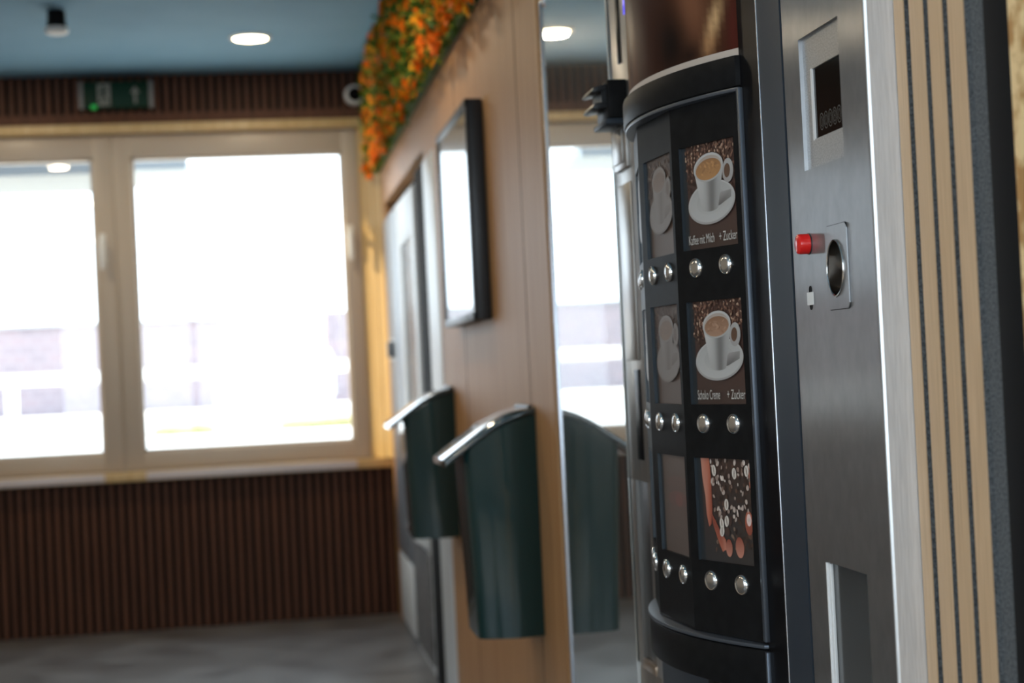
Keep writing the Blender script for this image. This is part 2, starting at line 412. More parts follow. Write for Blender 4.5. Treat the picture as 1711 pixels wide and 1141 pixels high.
def blossom(mb, c, r):
    mb.mi = 0 if random.random() < .72 else 1
    n = (nrm + Vector((random.uniform(-.6,.6), random.uniform(-.9,.5), random.uniform(-.7,.6)))).normalized()
    R = n.to_track_quat('Z','Y').to_matrix().to_4x4(); R.translation = c
    for ring, (k, tilt, rr) in enumerate(((9,.35,1.0),(7,.8,.72))):
        for j in range(k):
            a = 2*PI*(j+.5*ring)/k
            d = Vector((math.cos(a)*math.cos(tilt), math.sin(a)*math.cos(tilt), math.sin(tilt))); s = Vector((-math.sin(a), math.cos(a), 0))
            p = [Vector((0,0,0)), d*r*rr*.6+s*r*.25, d*r*rr*1.0+s*r*.12, d*r*rr*1.0-s*r*.12, d*r*rr*.6-s*r*.25]
            f = mb.bm.faces.new([mb.bm.verts.new(R@q) for q in p]); f.material_index = mb.mi
spots = []
for i in range(500):
    y = random.uniform(3.9, YF-.12); spots.append((y, random.uniform(zbot(y)-.005, H-.025)))
# flowers hang a little thicker at the lower edge
for i in range(150):
    y = random.uniform(3.9, YF-.12); spots.append((y, zbot(y)+random.uniform(-.02,.05)))
spots.sort(key=lambda s: s[0] + (s[1]-2.1)*2.2)
rest = MB()
for i, (y, z) in enumerate(spots):
    c = Vector((XW-.052-random.random()*.030, y, z)); r = random.uniform(.015,.025)
    if i < 96:
        m = MB(); blossom(m, c, r); build('blossom', m, ['petal', 'petal_yellow'], t, smooth=False)
    else: blossom(rest, c, r)
o = build('blossoms', rest, ['petal', 'petal_yellow'], t, 'orange and yellow blossoms', smooth=False); o['kind'] = 'stuff'

# ------------------------------------------------------------------ far machines (snack machines let into the right wall)
def far_machine(y0, y1, name, label, bodymat, white):
    t = thing(name, label, 'vending machine', (XW+.35, (y0+y1)/2, 0))
    build('cabinet', MB().box(XW-.002, XW+.72, y0, y1, 0.0, 1.86, .006), bodymat, t)
    xf = XW-.002
    if white:
        b = MB()                                        # raised door frame
        b.box(xf-.012, xf, y0+.005, y0+.13, .62, 1.845, .003).box(xf-.012, xf, y1-.17, y1-.005, .62, 1.845, .003)
        b.box(xf-.012, xf, y0+.13, y1-.17, 1.66, 1.845, .003).box(xf-.012, xf, y0+.13, y1-.17, .62, .70, .003)
        build('door_frame', b, 'cabinet_white', t, 'white door frame')
        build('door_glass', MB().box(xf-.004, xf, y0+.13, y1-.17, .70, 1.66), 'snack_glass', t, 'dark reflecting glass')
        b = MB(); b.box(xf-.010, xf, y0+.06, y1-.06, .04, .46, .003)
        build('lower_panel', b, 'grille_grey', t, 'speckled grey lower panel')
        b = MB(); b.prism([(xf-.001,.585),(xf-.035,.56),(xf-.040,.50),(xf-.001,.47)], y0+.12, y1-.18, 'y', .003)
        f = build('delivery_flap', b, 'cabinet_white', t, 'white delivery flap')
        build('handle', MB().box(xf-.052, xf-.036, y0+.24, y1-.3, .515, .535, .003), 'chrome_brushed', f)
    else:
        build('door', MB().box(xf-.010, xf, y0+.02, y1-.02, .35, 1.84, .003), 'cabinet_grey', t, 'blue grey door')
        build('lower_panel', MB().box(xf-.008, xf, y0+.02, y1-.02, .03, .33, .003), 'cabinet_white', t)
        k = build('lock', MB().box(xf-.035, xf-.009, 7.40, 7.50, 1.215, 1.285, .004), 'lock_blue', t, 'dark lock box')
        build('lock_plate', MB().box(xf-.014, xf-.009, 7.38, 7.56, 1.20, 1.30, .002), 'cabinet_white', k)
far_machine(6.21, 6.98, 'vending_machine', 'white framed snack machine with glass door, left of the black gap', 'cabinet_white', True)
far_machine(6.99, 7.72, 'vending_machine', 'blue grey machine with dark lock in the far corner by the window', 'cabinet_grey', False)

# ------------------------------------------------------------------ wall screen
t = thing('wall_screen', 'flat black framed screen on the oak wall reflecting the window', 'screen', (XW, 4.65, 1.28))
xs = .5985
build('mount', MB().box(xs-.004, XW-.0003, 4.45, 4.82, 1.42, 1.72), 'black_board', t)
b = MB(); y0, y1, z0, z1 = 4.30, 5.02, 1.275, 1.850
b.box(.560, xs, y0, y1, z0, z1, .004)
for (a0,a1,c0,c1) in ((y0,y0+.022,z0,z1),(y1-.022,y1,z0,z1),(y0,y1,z0,z0+.022),(y0,y1,z1-.022,z1)): b.box(.553,.562,a0,a1,c0,c1,.002)
build('casing', b, 'satin_black', t)
build('display', MB().box(.5585, .5605, y0+.021, y1-.021, z0+.021, z1-.021), 'tv_glass', t, 'glossy display glass')
build('marker', MB().box(.5520, .5535, 4.36, 4.375, z0+.008, z0+.014), 'white_plastic', t)

# ------------------------------------------------------------------ wall bins
def wall_bin(y0, w, z0, z1, label):
    y1 = y0+w; xb = XW-.001; zt = z1
    t = thing('waste_bin', label, 'bin', (XW, (y0+y1)/2, z0), 'green waste bins on the oak wall')
    # body: rounded front corners, slightly wider at top; loops over height
    def loop(xf, dy, n=6):
        r = .028; pts = [(xb, y0+dy)]
        # near side bellies a little
        for i in range(1, 6):
            f = i/6; pts.append((xb+(xf+r-xb)*f, y0+dy-.014*math.sin(PI*f)))
        for i in range(n+1):
            a = PI/2*i/n; pts.append((xf+r-r*math.sin(a), y0+dy+r-r*math.cos(a)))
        for i in range(n+1):
            a = PI/2*i/n; pts.append((xf+r-r*math.cos(a), y1-dy-r+r*math.sin(a)))
        for i in range(1, 6):
            f = 1-i/6; pts.append((xb+(xf+r-xb)*f, y1-dy+.014*math.sin(PI*f)))
        pts.append((xb, y1-dy)); return pts
    def prof(x):                                   # lid curve: height over distance from the wall
        s = min(1, (xb-x)/.215); k = min(s, .52); return zt - .02*k - .115*k*k - max(0, s-.52)*.150
    b = MB(); rows = []
    for f in (0, .03, .3, .6, .85, 1):
        xf = .452 - .016*f; pts = loop(xf, .010*(1-f))
        row = []
        for (px, py) in pts:
            ztop = prof(px)-.012
            row.append(b.bm.verts.new((px, py, z0+(ztop-z0)*f)))
        rows.append(row)
    for ra, rb in zip(rows, rows[1:]):
        for i in range(len(ra)):
            j = (i+1) % len(ra); b.bm.faces.new((ra[i], ra[j], rb[j], rb[i]))
    b.bm.faces.new(rows[0][::-1]); b.bm.faces.new(rows[-1])
    bmesh.ops.recalc_face_normals(b.bm, faces=b.bm.faces[:])
    build('body', b, 'green_plastic', t)
    b = MB(); n = 25; up, lo = [], []
    for i in range(n+1):
        x = xb + (.392-xb)*i/n; up.append((x, prof(x)+.004)); lo.append((x, prof(x)-.010))
    b.prism(up+lo[::-1], y0-.008, y1+.008, 'y', .003)
    build('lid', b, 'bin_lid', t, 'curved overhanging lid')
    build('hinge', MB().tube([(xb-.008, y0+.02, zt+.004), (xb-.008, y1-.02, zt+.004)], .006), 'satin_black', t)
wall_bin(3.685, .235, .548, 1.052, 'dark green wall bin with curved lid, nearer of two, beside the mirror glass')
wall_bin(5.25, .235, .622, 1.088, 'dark green wall bin with curved lid, farther of two, under the screen')

# ------------------------------------------------------------------ glass fronted machine between the oak wall and the coffee machine
gy0, gy1, gz1 = 2.727, 3.420, 1.905
t = thing('vending_machine', 'tall mirror-like glass front machine between the oak wall and coffee machine', 'vending machine', (XW+.35, (gy0+gy1)/2, 0))
build('cabinet', MB().box(XW+.019, XW+.72, gy0, gy1, 0, gz1, .004), 'satin_black', t)
def rrect(y0, y1, z0, z1, r, n=6):
    pts = []
    for cy, cz, a0 in ((y1-r,z1-r,0),(y0+r,z1-r,PI/2),(y0+r,z0+r,PI),(y1-r,z0+r,1.5*PI)):
        for i in range(n+1):
            a = a0+PI/2*i/n; pts.append((cy+r*math.cos(a), cz+r*math.sin(a)))
    return pts
build('front_glass', MB().prism(rrect(gy0+.004, gy1-.018, .03, gz1-.012, .03), XW+.001, XW+.011, 'x').xform(Matrix.Translation((XW+.006, gy1, 0)) @ Matrix.Rotation(math.radians(-1.0), 4, 'Z') @ Matrix.Translation((-XW, -gy1, 0))), 'coated_glass', t, 'tall reflecting glass door', smooth=False)
b = MB(); b.box(XW+.003, XW+.019, gy1-.017, gy1-.004, .0, gz1-.002, .002); b.box(XW+.003, XW+.019, gy0, gy1-.017, gz1-.011, gz1-.002, .002)
build('edge_profile', b, 'edge_metal', t, 'thin aluminium edge strip')

# ------------------------------------------------------------------ coffee machine
CY0, CY1 = 1.826, 2.722
cm = thing('coffee_machine', 'black coffee vending machine with curved front, drink pictures and round silver buttons', 'coffee machine', (XW+.35, 2.27, 0))
build('cabinet', MB().box(XW+.012, XW+.74, CY0, CY1, 0, 1.90, .004), 'satin_black', cm)
ZB0, ZB1 = .797, 1.478            # selection panel
aA, aB, aC = (math.radians(a) for a in (20.5, 3.5, -11.0)); LF = .153
def step(p, a, l): return (p[0]-math.sin(a)*l, p[1]+math.cos(a)*l)
P0 = (.600, 2.000); P1 = step(P0, aA, LF); P2 = step(P1, aB, LF); P3 = step(P2, aC, LF); P4 = (.600, P3[1]+.055)
# flat door: near border, far payment strip
build('door_edge', MB().box(XW-.0012, XW+.012, CY0, 1.912, 0, 1.90), 'slate_grey', cm, 'slate grey door edge')
build('door_seam', MB().box(XW-.0022, XW+.004, 1.9105, 1.9135, 0, 1.90, .0006), 'edge_metal', cm, 'thin bright seam line')
b = MB(); b.box(XW+.001, XW+.012, 1.912, 1.998, 0, 1.90); b.box(XW+.001, XW+.012, 1.998, 2.55, 0, .74).box(XW+.001, XW+.012, 1.998, 2.55, 1.60, 1.9)
build('door_panel', b, 'gloss_black', cm, 'glossy black door')
b = MB(); b.box(XW-.005, XW+.004, 1.990, 2.000, ZB0+.0, ZB1+.002, .0018); b.box(XW-.004, XW+.003, 1.991, 1.998, .30, ZB0-.012, .0015)
build('edge_strip', b, 'edge_dark', cm, 'thin satin metal edge strip')

# faceted selection panel with recessed picture windows
PIC = [(1.289,1.423), (1.089,1.222), (.887,1.020)]; BTN = [1.2655, 1.0645, .8625]
def facet(Pa, ang, ulo, uhi, name):
    n = Vector((-math.cos(ang), -math.sin(ang), 0)); tt = Vector((-math.sin(ang), math.cos(ang), 0)); A = Vector((Pa[0], Pa[1], 0))
    def W(u, z, d=0.0): return A + tt*u + Vector((0,0,z)) - n*d
    b = MB(); us = [0, ulo, uhi, LF]; zs = [ZB0] + [z for p in sorted(PIC) for z in p] + [ZB1]
    for i in range(3):
        for k in range(len(zs)-1):
            if i == 1 and k % 2 == 1:
                u0, u1, z0, z1 = ulo, uhi, zs[k], zs[k+1]; d = .0045
                b.mi = 1
                b.quad(W(u1,z0), W(u1,z0,d), W(u1,z1,d), W(u1,z1)); b.mi = 0
                b.quad(W(u0,z0), W(u0,z0,d), W(u0,z1,d), W(u0,z1))
                b.quad(W(u0,z0), W(u1,z0), W(u1,z0,d), W(u0,z0,d)); b.quad(W(u0,z1), W(u1,z1), W(u1,z1,d), W(u0,z1,d))
                continue
            b.quad(W(us[i],zs[k]), W(us[i+1],zs[k]), W(us[i+1],zs[k+1]), W(us[i],zs[k+1]))
    # back and sides so the panel has a body
    d = .03
    b.quad(W(0,ZB0,d), W(LF,ZB0,d), W(LF,ZB1,d), W(0,ZB1,d))
    b.quad(W(0,ZB1), W(LF,ZB1), W(LF,ZB1,d), W(0,ZB1,d)); b.quad(W(0,ZB0), W(LF,ZB0), W(LF,ZB0,d), W(0,ZB0,d))
    bmesh.ops.remove_doubles(b.bm, verts=b.bm.verts[:], dist=1e-5); bmesh.ops.recalc_face_normals(b.bm, faces=b.bm.faces[:])
    o = build(name, b, ['black_plastic', 'acrylic_edge'], cm, smooth=False)
    return o, W, n, tt
fA = facet(P0, aA, .018, .136, 'selection_panel'); fB = facet(P1, aB, .009, .130, 'selection_panel'); fC = facet(P2, aC, .012, .132, 'selection_panel')
b = MB(); b.prism([P3, P4, (P4[0]+.01,P4[1]), (P3[0]+.03,P3[1]-.02)], ZB0, ZB1)
build('side_panel', b, 'black_plastic', cm)

# printed pictures ------------------------------------------------
def lerp(a, b, f): return tuple(x+(y-x)*f for x, y in zip(a, b))
class Print:
    """flat printed picture: layered coloured shapes in u,v"""
    def __init__(s): s.sh = []
    def poly(s, pts, col): s.sh.append((pts, [col]*len(pts) if not isinstance(col[0], (tuple, list)) else col))
    def ell(s, cx, cy, rx, ry, col, rot=0, n=20, col2=None):
        pts, cs = [], []
        for i in range(n):
            a = 2*PI*i/n; x, y = rx*math.cos(a), ry*math.sin(a)
            pts.append((cx+x*math.cos(rot)-y*math.sin(rot), cy+x*math.sin(rot)+y*math.cos(rot)))
            cs.append(lerp(col, col2, .5-.5*math.sin(a)) if col2 else col)
        s.poly(pts, cs)
def clip(pts, cols):
    for ax, lim, sg in ((0,0,1),(0,1,-1),(1,0,1),(1,1,-1)):
        op, oc = [], []
        for i in range(len(pts)):
            p, q = pts[i], pts[(i+1)%len(pts)]; cp, cq = cols[i], cols[(i+1)%len(pts)]
            ip, iq = sg*(p[ax]-lim) >= 0, sg*(q[ax]-lim) >= 0
            if ip: op.append(p); oc.append(cp)
            if ip != iq:
                f = (lim-p[ax])/(q[ax]-p[ax]); op.append(lerp(p,q,f)); oc.append(lerp(cp,cq,f))
        pts, cols = op, oc
        if len(pts) < 3: return [], []
    return pts, cols
def place_print(pr, W, u_left, u_right, z0, z1, depth, name, parent, material, haze=0.0):
    me = bpy.data.meshes.new(name); vs, fs, cs = [], [], []
    off = wpos(parent); lay = 0
    for pts, cols in pr.sh:
        pts, cols = clip(pts, cols)
        if not pts: continue
        f = []; cols = [lerp(c, (.098,.064,.048), haze) for c in cols]  # haze of an oblique view is blended into the print colours
        for (u, v), c in zip(pts, cols):
            if not getattr(pr, 'raw', False): u = .085+.915*u
            f.append(len(vs)); vs.append(W(u_left+(u_right-u_left)*u, z0+(z1-z0)*v, depth-.000004*lay) - off); cs.append(c)
        fs.append(f); lay += 1
    f = []
    for u, v in ((0,0),(.085,0),(.085,1),(0,1)): f.append(len(vs)); vs.append(W(u_left+(u_right-u_left)*u, z0+(z1-z0)*v, depth) - off); cs.append((.016,.021,.026) if u == 0 else (.008,.011,.014))
    fs.append(f)
    me.from_pydata([tuple(v) for v in vs], [], fs)
    at = me.color_attributes.new('Col', 'FLOAT_COLOR', 'CORNER')
    k = 0
    for f in fs:
        for i in f: at.data[k].color = (*cs[i], 1); k += 1
    me.materials.append(MATS[material])
    o = bpy.data.objects.new(name, me); COL.objects.link(o); o.parent = parent
    return o
def beans(pr, n, vlo, vhi, size, ulo=0, uhi=1, bright=1.0):
    for i in range(n):
        u, v = random.uniform(ulo,uhi), random.uniform(vlo,vhi); r = random.random()
        c = lerp((.045,.018,.012), (.30,.15,.10), r*r); c = tuple(x*bright for x in c)
        if r > .88: c = (.42*bright,.27*bright,.19*bright)
        pr.ell(u, v, size*random.uniform(.7,1.2), size*random.uniform(.45,.75), c, random.uniform(0,PI), 7)
def cup_print(kind):
    p = Print()
    p.poly([(0,0),(1,0),(1,.45),(0,.45)], [(.040,.022,.017),(.050,.026,.020),(.062,.028,.022),(.048,.022,.018)])
    p.poly([(0,.45),(1,.45),(1,1),(0,1)], [(.048,.022,.018),(.062,.028,.022),(.06,.025,.018),(.05,.022,.016)])
    beans(p, 520, .66, 1.0, .020)
    beans(p, 90, .54, .70, .018, bright=.45)
    wht, lgt, mid, drk = (.47,.46,.445), (.35,.34,.33), (.30,.28,.27), (.12,.11,.11)
    if kind == 0: cx, cy, rx, ry, sx, sy, srx, sry, by = .47, .765, .295, .135, .50, .43, .47, .205, .38
    else: cx, cy, rx, ry, sx, sy, srx, sry, by = .48, .765, .28, .130, .50, .43, .475, .20, .36
    tilt = .06
    p.ell(sx, sy, srx, sry, wht, tilt, 40, mid); p.ell(sx, sy+.004, srx*.93, sry*.92, lgt, tilt, 40, (.43,.42,.41))
    p.ell(sx, sy+.01, srx*.62, sry*.6, (.33,.32,.31), tilt, 30, (.40,.39,.38))
    # shadow of the cup on the printed saucer
    p.poly([(cx+.02,by-.015),(cx+.20,by+.01),(cx+.42,by+.07),(cx+.43,by+.14),(cx+.22,by+.13)], [drk,(.10,.09,.09),(.20,.19,.18),(.24,.23,.22),mid])
    # handle
    hx, hy = (.85,.70) if kind == 0 else (.83,.66)
    p.ell(hx, hy, .105, .115, lgt, -.4, 26, mid); p.ell(hx-.015, hy, .058, .068, (.10,.05,.03), -.4, 22)
    # cup body, shaded by strips
    n = 16; bw = rx*.56
    for i in range(n):
        a0, a1 = -1+2*i/n, -1+2*(i+1)/n
        def sh(a):
            g = .50 - .34*math.exp(-((a-.22)/.50)**2) - .20*max(0,a-.6); return (g,g*.97,g*.94)
        def yb(a): return by - .035*math.sqrt(max(0,1-a*a))
        p.poly([(cx+bw*a0,yb(a0)),(cx+bw*a1,yb(a1)),(cx+rx*a1,cy),(cx+rx*a0,cy)], [lerp(sh(a0),drk,.35),lerp(sh(a1),drk,.35),sh(a1),sh(a0)])
    p.ell(cx, cy, rx, ry, wht, tilt, 36, lgt)
    p.ell(cx, cy-.004, rx*.90, ry*.86, (.36,.30,.26), tilt, 32, (.44,.40,.36))
    cf = ((.40,.20,.075),(.26,.125,.05)) if kind == 0 else ((.34,.20,.13),(.22,.11,.06))
    p.ell(cx, cy-.018, rx*.86, ry*.74, cf[1], tilt, 32, cf[0])
    for k in range(26): p.ell(cx+random.uniform(-.6,.6)*rx, cy-.015+random.uniform(-.4,.4)*ry, rx*random.uniform(.06,.16), ry*random.uniform(.05,.12), lerp(cf[1], tuple(1.15*x for x in cf[0]), random.random()), random.uniform(-.6,.6), 9)
    return p
def hands_print():
    p = Print(); p.poly([(0,0),(1,0),(1,1),(0,1)], [(.022,.020,.022),(.03,.024,.022),(.035,.018,.012),(.05,.02,.015)])
    beans(p, 170, .10, 1.0, .030, .22, 1.0, .40)
    skin, sk2, tip = (.38,.105,.060), (.23,.048,.028), (.47,.20,.14)
    p.poly([(.0,1),(.17,1),(.19,.8),(.19,.5),(.16,.36),(.11,.33),(.07,.45),(.06,.62),(.02,.8)], [tip,skin,skin,sk2,sk2,skin,skin,tip,tip])
    p.poly([(.17,.47),(.24,.40),(.33,.30),(.43,.22),(.44,.13),(.36,.10),(.27,.22),(.19,.36)], [sk2,sk2,sk2,skin,tip,skin,sk2,sk2])
    p.ell(.49, .145, .065, .085, sk2, 0, 18, tip); p.ell(.70, .16, .082, .10, sk2, .1, 18, tip)
    for u, v in ((.42,.45),(.52,.40),(.47,.30)): p.ell(u, v, .05, .045, (.05,.025,.02), .4, 10)
    p.ell(.90, .40, .075, .115, skin, .0, 20, sk2); p.ell(.90, .43, .045, .06, (.70,.50,.46), 0, 14)
    p.poly([(.93,.95),(1,.98),(1,.68),(.94,.74)], [tip,(.7,.55,.45),skin,skin])
    for i in range(70):
        u, v = random.uniform(.2,.98), random.uniform(.42,.99)
        p.ell(u, v, random.uniform(.012,.03), random.uniform(.012,.035), lerp((.18,.11,.085),(.62,.52,.46),random.random()**1.6), random.uniform(0,PI), 9)
    for u, v in ((.26,.88),(.66,.86),(.90,.89),(.48,.56),(.47,.40),(.37,.37),(.37,.30)):
        p.ell(u, v, .042, .055, (.60,.54,.48), random.uniform(-.5,.5), 14); p.ell(u, v, .008, .045, (.12,.07,.05), random.uniform(-.3,.3), 8)
    return p
def red_print():
    p = Print(); p.poly([(0,0),(1,0),(1,1),(0,1)], [(.05,.045,.05),(.06,.05,.05),(.11,.085,.075),(.09,.075,.07)])
    for v, c, w in ((.88,(.13,.10,.09),.45),(.70,(.16,.06,.06),.42),(.55,(.26,.05,.05),.38),(.40,(.13,.07,.07),.44),(.25,(.10,.08,.08),.45)):
        p.ell(.55, v, w, .09, c, 0, 24, lerp(c,(.05,.045,.05),.6))
    p.ell(.60, .55, .14, .07, (.36,.05,.05), 0, 16)
    return p
# lettering ------------------------------------------------------
def text_mesh(body, size, xs=1.0, extrude=0.0):
    cu = bpy.data.curves.new('lettering', 'FONT'); cu.body = body; cu.size = size; cu.extrude = extrude; cu.align_x = 'LEFT'
    ob = bpy.data.objects.new('tmp', cu); COL.objects.link(ob)
    bpy.context.view_layer.update()
    me = bpy.data.meshes.new_from_object(ob.evaluated_get(bpy.context.evaluated_depsgraph_get()))
    bpy.data.objects.remove(ob); bpy.data.curves.remove(cu)
    w = max(v.co.x for v in me.vertices); me['w'] = w
    return me
def lettering(body, W, u_l, u_r, z, height, depth, parent, material):
    me = text_mesh(body, 1.0); xs = [v.co.x for v in me.vertices]; ys = [v.co.y for v in me.vertices]
    x0, x1 = min(xs), max(xs); cap = .70; off = wpos(parent)
    for v in me.vertices:
        v.co = W(u_l+(u_r-u_l)*(v.co.x-x0)/(x1-x0), z+height*v.co.y/cap, depth) - off
    me.materials.append(MATS[material]); me.name = 'lettering'
    o = bpy.data.objects.new('lettering', me); COL.objects.link(o); o.parent = parent; return o
mat('letter_white', (.48,.46,.43), .5)
def pictures(fac, ulo, uhi, kinds, inset, haze=0.0):
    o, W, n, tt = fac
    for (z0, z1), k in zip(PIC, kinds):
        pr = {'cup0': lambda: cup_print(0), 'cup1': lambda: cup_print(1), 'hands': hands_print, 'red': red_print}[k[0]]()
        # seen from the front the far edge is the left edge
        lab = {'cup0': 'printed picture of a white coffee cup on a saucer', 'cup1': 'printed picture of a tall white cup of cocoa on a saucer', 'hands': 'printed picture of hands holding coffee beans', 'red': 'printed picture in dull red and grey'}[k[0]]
        pc = place_print(pr, W, uhi-inset, ulo, z0, z1, .0042, 'picture', cm, 'print', haze); pc['label'] = lab
        if k[1]:
            ul, ur = uhi-inset, ulo; d = ul-ur
            x0a, x0b, x1a, x1b = k[2]
            for s, a, bq in ((k[1][0], x0a, x0b), (k[1][1], x1a, x1b)):
                lettering(s, W, ul-d*a, ul-d*bq, z0+(z1-z0)*.05, .0122, .0012, pc, 'letter_white')
kA = [('cup0', ('Kaffee mit Milch', '+ Zucker'), (.10,.57,.66,.98)), ('cup1', ('Schoko Creme', '+ Zucker'), (.12,.53,.66,.98)), ('hands', None)]
pictures(fA, .018, .136, kA, .0)
pictures(fB, .009, .130, [('cup1', None), ('cup0', None), ('red', None)], .0, .80)  # prints seen at a slant carry their haze in the colours
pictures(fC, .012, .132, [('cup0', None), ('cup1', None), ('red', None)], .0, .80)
# push buttons ---------------------------------------------------
first = None
for fac, us in ((fA, (.0445,.109)), (fB, (.036,.109)), (fC, (.040,.110))):
    o, W, n, tt = fac
    R = n.to_track_quat('Z', 'Y')
    for z in BTN:
        for u in us:
            if first is None:
                m = MB().lathe([(.0108,0),(.0106,.0018),(.0095,.0030),(.0065,.0040),(.003,.0045),(0,.0046)], n=28, cap=False)
                first = build('push_button', m, 'chrome_brushed', cm, local=True)
                m = MB().lathe([(.0109,0),(.0109,.0026),(.0119,.0030),(.0127,.0022),(.0131,0)], n=32, cap=False)
                ring = build('button_ring', m, 'chrome', first, local=True)
                pb = first
            else:
                pb = first.copy(); COL.objects.link(pb); r2 = ring.copy(); COL.objects.link(r2); r2.parent = pb
            pb.location = W(u, z) - wpos(cm); pb.rotation_mode = 'QUATERNION'; pb.rotation_quaternion = R

# smooth arc through the facet corners: bands and poster
def circ(p, q, r):
    ax, ay, bx, by, cx, cy = *p, *q, *r
    d = 2*(ax*(by-cy)+bx*(cy-ay)+cx*(ay-by))
    ux = ((ax*ax+ay*ay)*(by-cy)+(bx*bx+by*by)*(cy-ay)+(cx*cx+cy*cy)*(ay-by))/d
    uy = ((ax*ax+ay*ay)*(cx-bx)+(bx*bx+by*by)*(ax-cx)+(cx*cx+cy*cy)*(bx-ax))/d
    return ux, uy, math.hypot(ax-ux, ay-uy)
def arc(out, n=28, q0=P0, q1=(.529,2.235), q2=P3):
    ux, uy, r = circ(q0, q1, q2)
    a0 = math.atan2(q0[1]-uy, q0[0]-ux); a1 = math.atan2(q2[1]-uy, q2[0]-ux)
    a0 %= 2*PI; a1 %= 2*PI
    return [(ux+(r+out)*math.cos(a0+(a1-a0)*i/n), uy+(r+out)*math.sin(a0+(a1-a0)*i/n)) for i in range(n+1)]
def band(z0, z1, out, name, m, label=None, bev=.003):
    pts = arc(out); pts = [(XW+.004, pts[0][1]-.002)] + pts + [(XW+.004, pts[-1][1]+.05)]
    b = MB(); b.prism(pts, z0, z1, 'z', bev)
    return build(name, b, m, cm, label)
band(1.482, 1.521, .006, 'upper_band', 'black_plastic', 'curved matt black band above the pictures')
band(1.4765, 1.4815, .004, 'trim_lip', 'edge_dark', 'thin bright curved lip', .0012)
band(.788, .793, .005, 'trim_lip', 'edge_dark', 'thin curved lip', .0012)
band(.735, .7865, .003, 'lower_band', 'black_plastic', 'curved black band below the buttons')
# top and bottom infill behind the facets
b = MB(); pts = [P0, P1, P2, P3, (XW+.02, P3[1]+.05), (XW+.02, P0[1])]
b.prism(pts, .794, .797); build('panel_closure', b, 'black_plastic', cm)
b = MB(); b.prism(pts, 1.4785, 1.482); build('panel_closure', b, 'black_plastic', cm)
# poster
b = MB(); pts = arc(-.004, 48)
ux, uy, rr = circ(P0, (.529,2.235), P3)
PZ0, PZ1 = 1.529, 1.89
def poster_col(f, g):            # f 0 near .. 1 far, g 0 bottom .. 1 top
    base = lerp((.035,.010,.007), (.055,.022,.012), .5+.5*math.sin(f*9+g*2))
    c = Vector(base)
    def blob(fc, gc, sf, sg, sl, col, k):
        nonlocal c
        d = ((f-fc-sl*(g-gc))/sf)**2 + ((g-gc)/sg)**2
        c = c.lerp(Vector(col), k*math.exp(-d))
    g = g*3.61                     # the lower tenth of a metre carries the visible motif
    blob(.19, .75, .07, .60, .03, (.20,.085,.045), .9)
    blob(.30, .30, .09, .45, .02, (.008,.006,.006), .92)
    blob(.20, .08, .05, .16, 0, (.012,.008,.007), .8)
    blob(.092, .42, .022, .26, -.09, (.60,.37,.18), .97)
    blob(.115, .16, .020, .14, -.06, (.40,.20,.09), .85)
    blob(.015, .25, .03, .5, 0, (.085,.018,.014), .8)
    blob(.62, .35, .05, .60, 0, (.11,.040,.018), .8)
    blob(.74, .55, .035, .60, 0, (.20,.095,.035), .8)
    blob(.88, .75, .04, .55, 0, (.075,.065,.085), .8)
    blob(.84, .05, .10, .20, 0, (.12,.035,.025), .7)
    return tuple(c)
me = bpy.data.meshes.new('poster'); off = wpos(cm); nf, ng = 48, 40
vs = [(x-off.x, y-off.y, PZ0+(PZ1-PZ0)*j/ng-off.z) for j in range(ng+1) for (x, y) in pts]
fs = [(j*(nf+1)+i, j*(nf+1)+i+1, (j+1)*(nf+1)+i+1, (j+1)*(nf+1)+i) for j in range(ng) for i in range(nf)]
me.from_pydata(vs, [], fs); at = me.color_attributes.new('Col', 'FLOAT_COLOR', 'POINT')
for j in range(ng+1):
    for i in range(nf+1): at.data[j*(nf+1)+i].color = (*poster_col(i/nf, j/ng), 1)
me.materials.append(MATS['poster_print']); me.polygons.foreach_set('use_smooth', [True]*len(fs))
po = bpy.data.objects.new('poster', me); COL.objects.link(po); po.parent = cm; po['label'] = 'curved brown poster of pouring coffee at the top'
def strip(z0, z1, out, name, m, parent, label=None):
    b = MB(); q = arc(out, 48); q2 = arc(out-.004, 48)
    b.prism(q+q2[::-1], z0, z1); return build(name, b, m, parent, label)
strip(1.5205, 1.5305, -.0025, 'poster_border', 'poster_border', po, 'pale lower border of the poster')
b = MB(); q = arc(-.010, 30); b.prism([(XW+.004, q[0][1])]+q+[(XW+.004, q[-1][1]+.04)], 1.520, 1.895)
build('lamp_box', b, 'satin_black', cm)

# cup station under the curved band
b = MB(); b.box(XW-.010, XW+.012, 2.10, 2.53, .40, .742, .004)
cs_ = build('cup_station', b, 'slate_grey', cm, 'grey cup station below the curved band')
build('cup_door', MB().box(XW-.014, XW-.009, 2.00, 2.24, .36, .735, .002), 'gloss_black', cs_)
# far payment strip
b = MB()
b.box(XW-.002, XW+.012, 2.555, CY1, .0, .65, .002).box(XW-.002, XW+.012, 2.555, CY1, .955, 1.90, .002)
b.box(XW-.002, XW+.012, 2.69, CY1, .65, .955).box(XW-.002, XW+.012, 2.555, 2.60, .65, .955)
ps = build('payment_strip', b, 'steel_strip', cm, 'narrow brushed metal payment strip')
build('coin_slot', MB().box(XW-.0035, XW-.0015, 2.615, 2.655, .99, 1.135, .001), 'gloss_black', ps, 'tall black slot')
build('coin_tray', MB().box(XW+.004, XW+.0125, 2.595, 2.695, .64, .96, .001), 'satin_black', ps, 'dark recessed coin tray')
build('tray_floor', MB().box(XW-.004, XW+.004, 2.60, 2.69, .648, .664, .001), 'bronze', ps)
build('note_slot', MB().box(XW-.004, XW-.0015, 2.642, 2.661, 1.632, 1.80, .001), 'gloss_black', ps, 'vertical black slot')
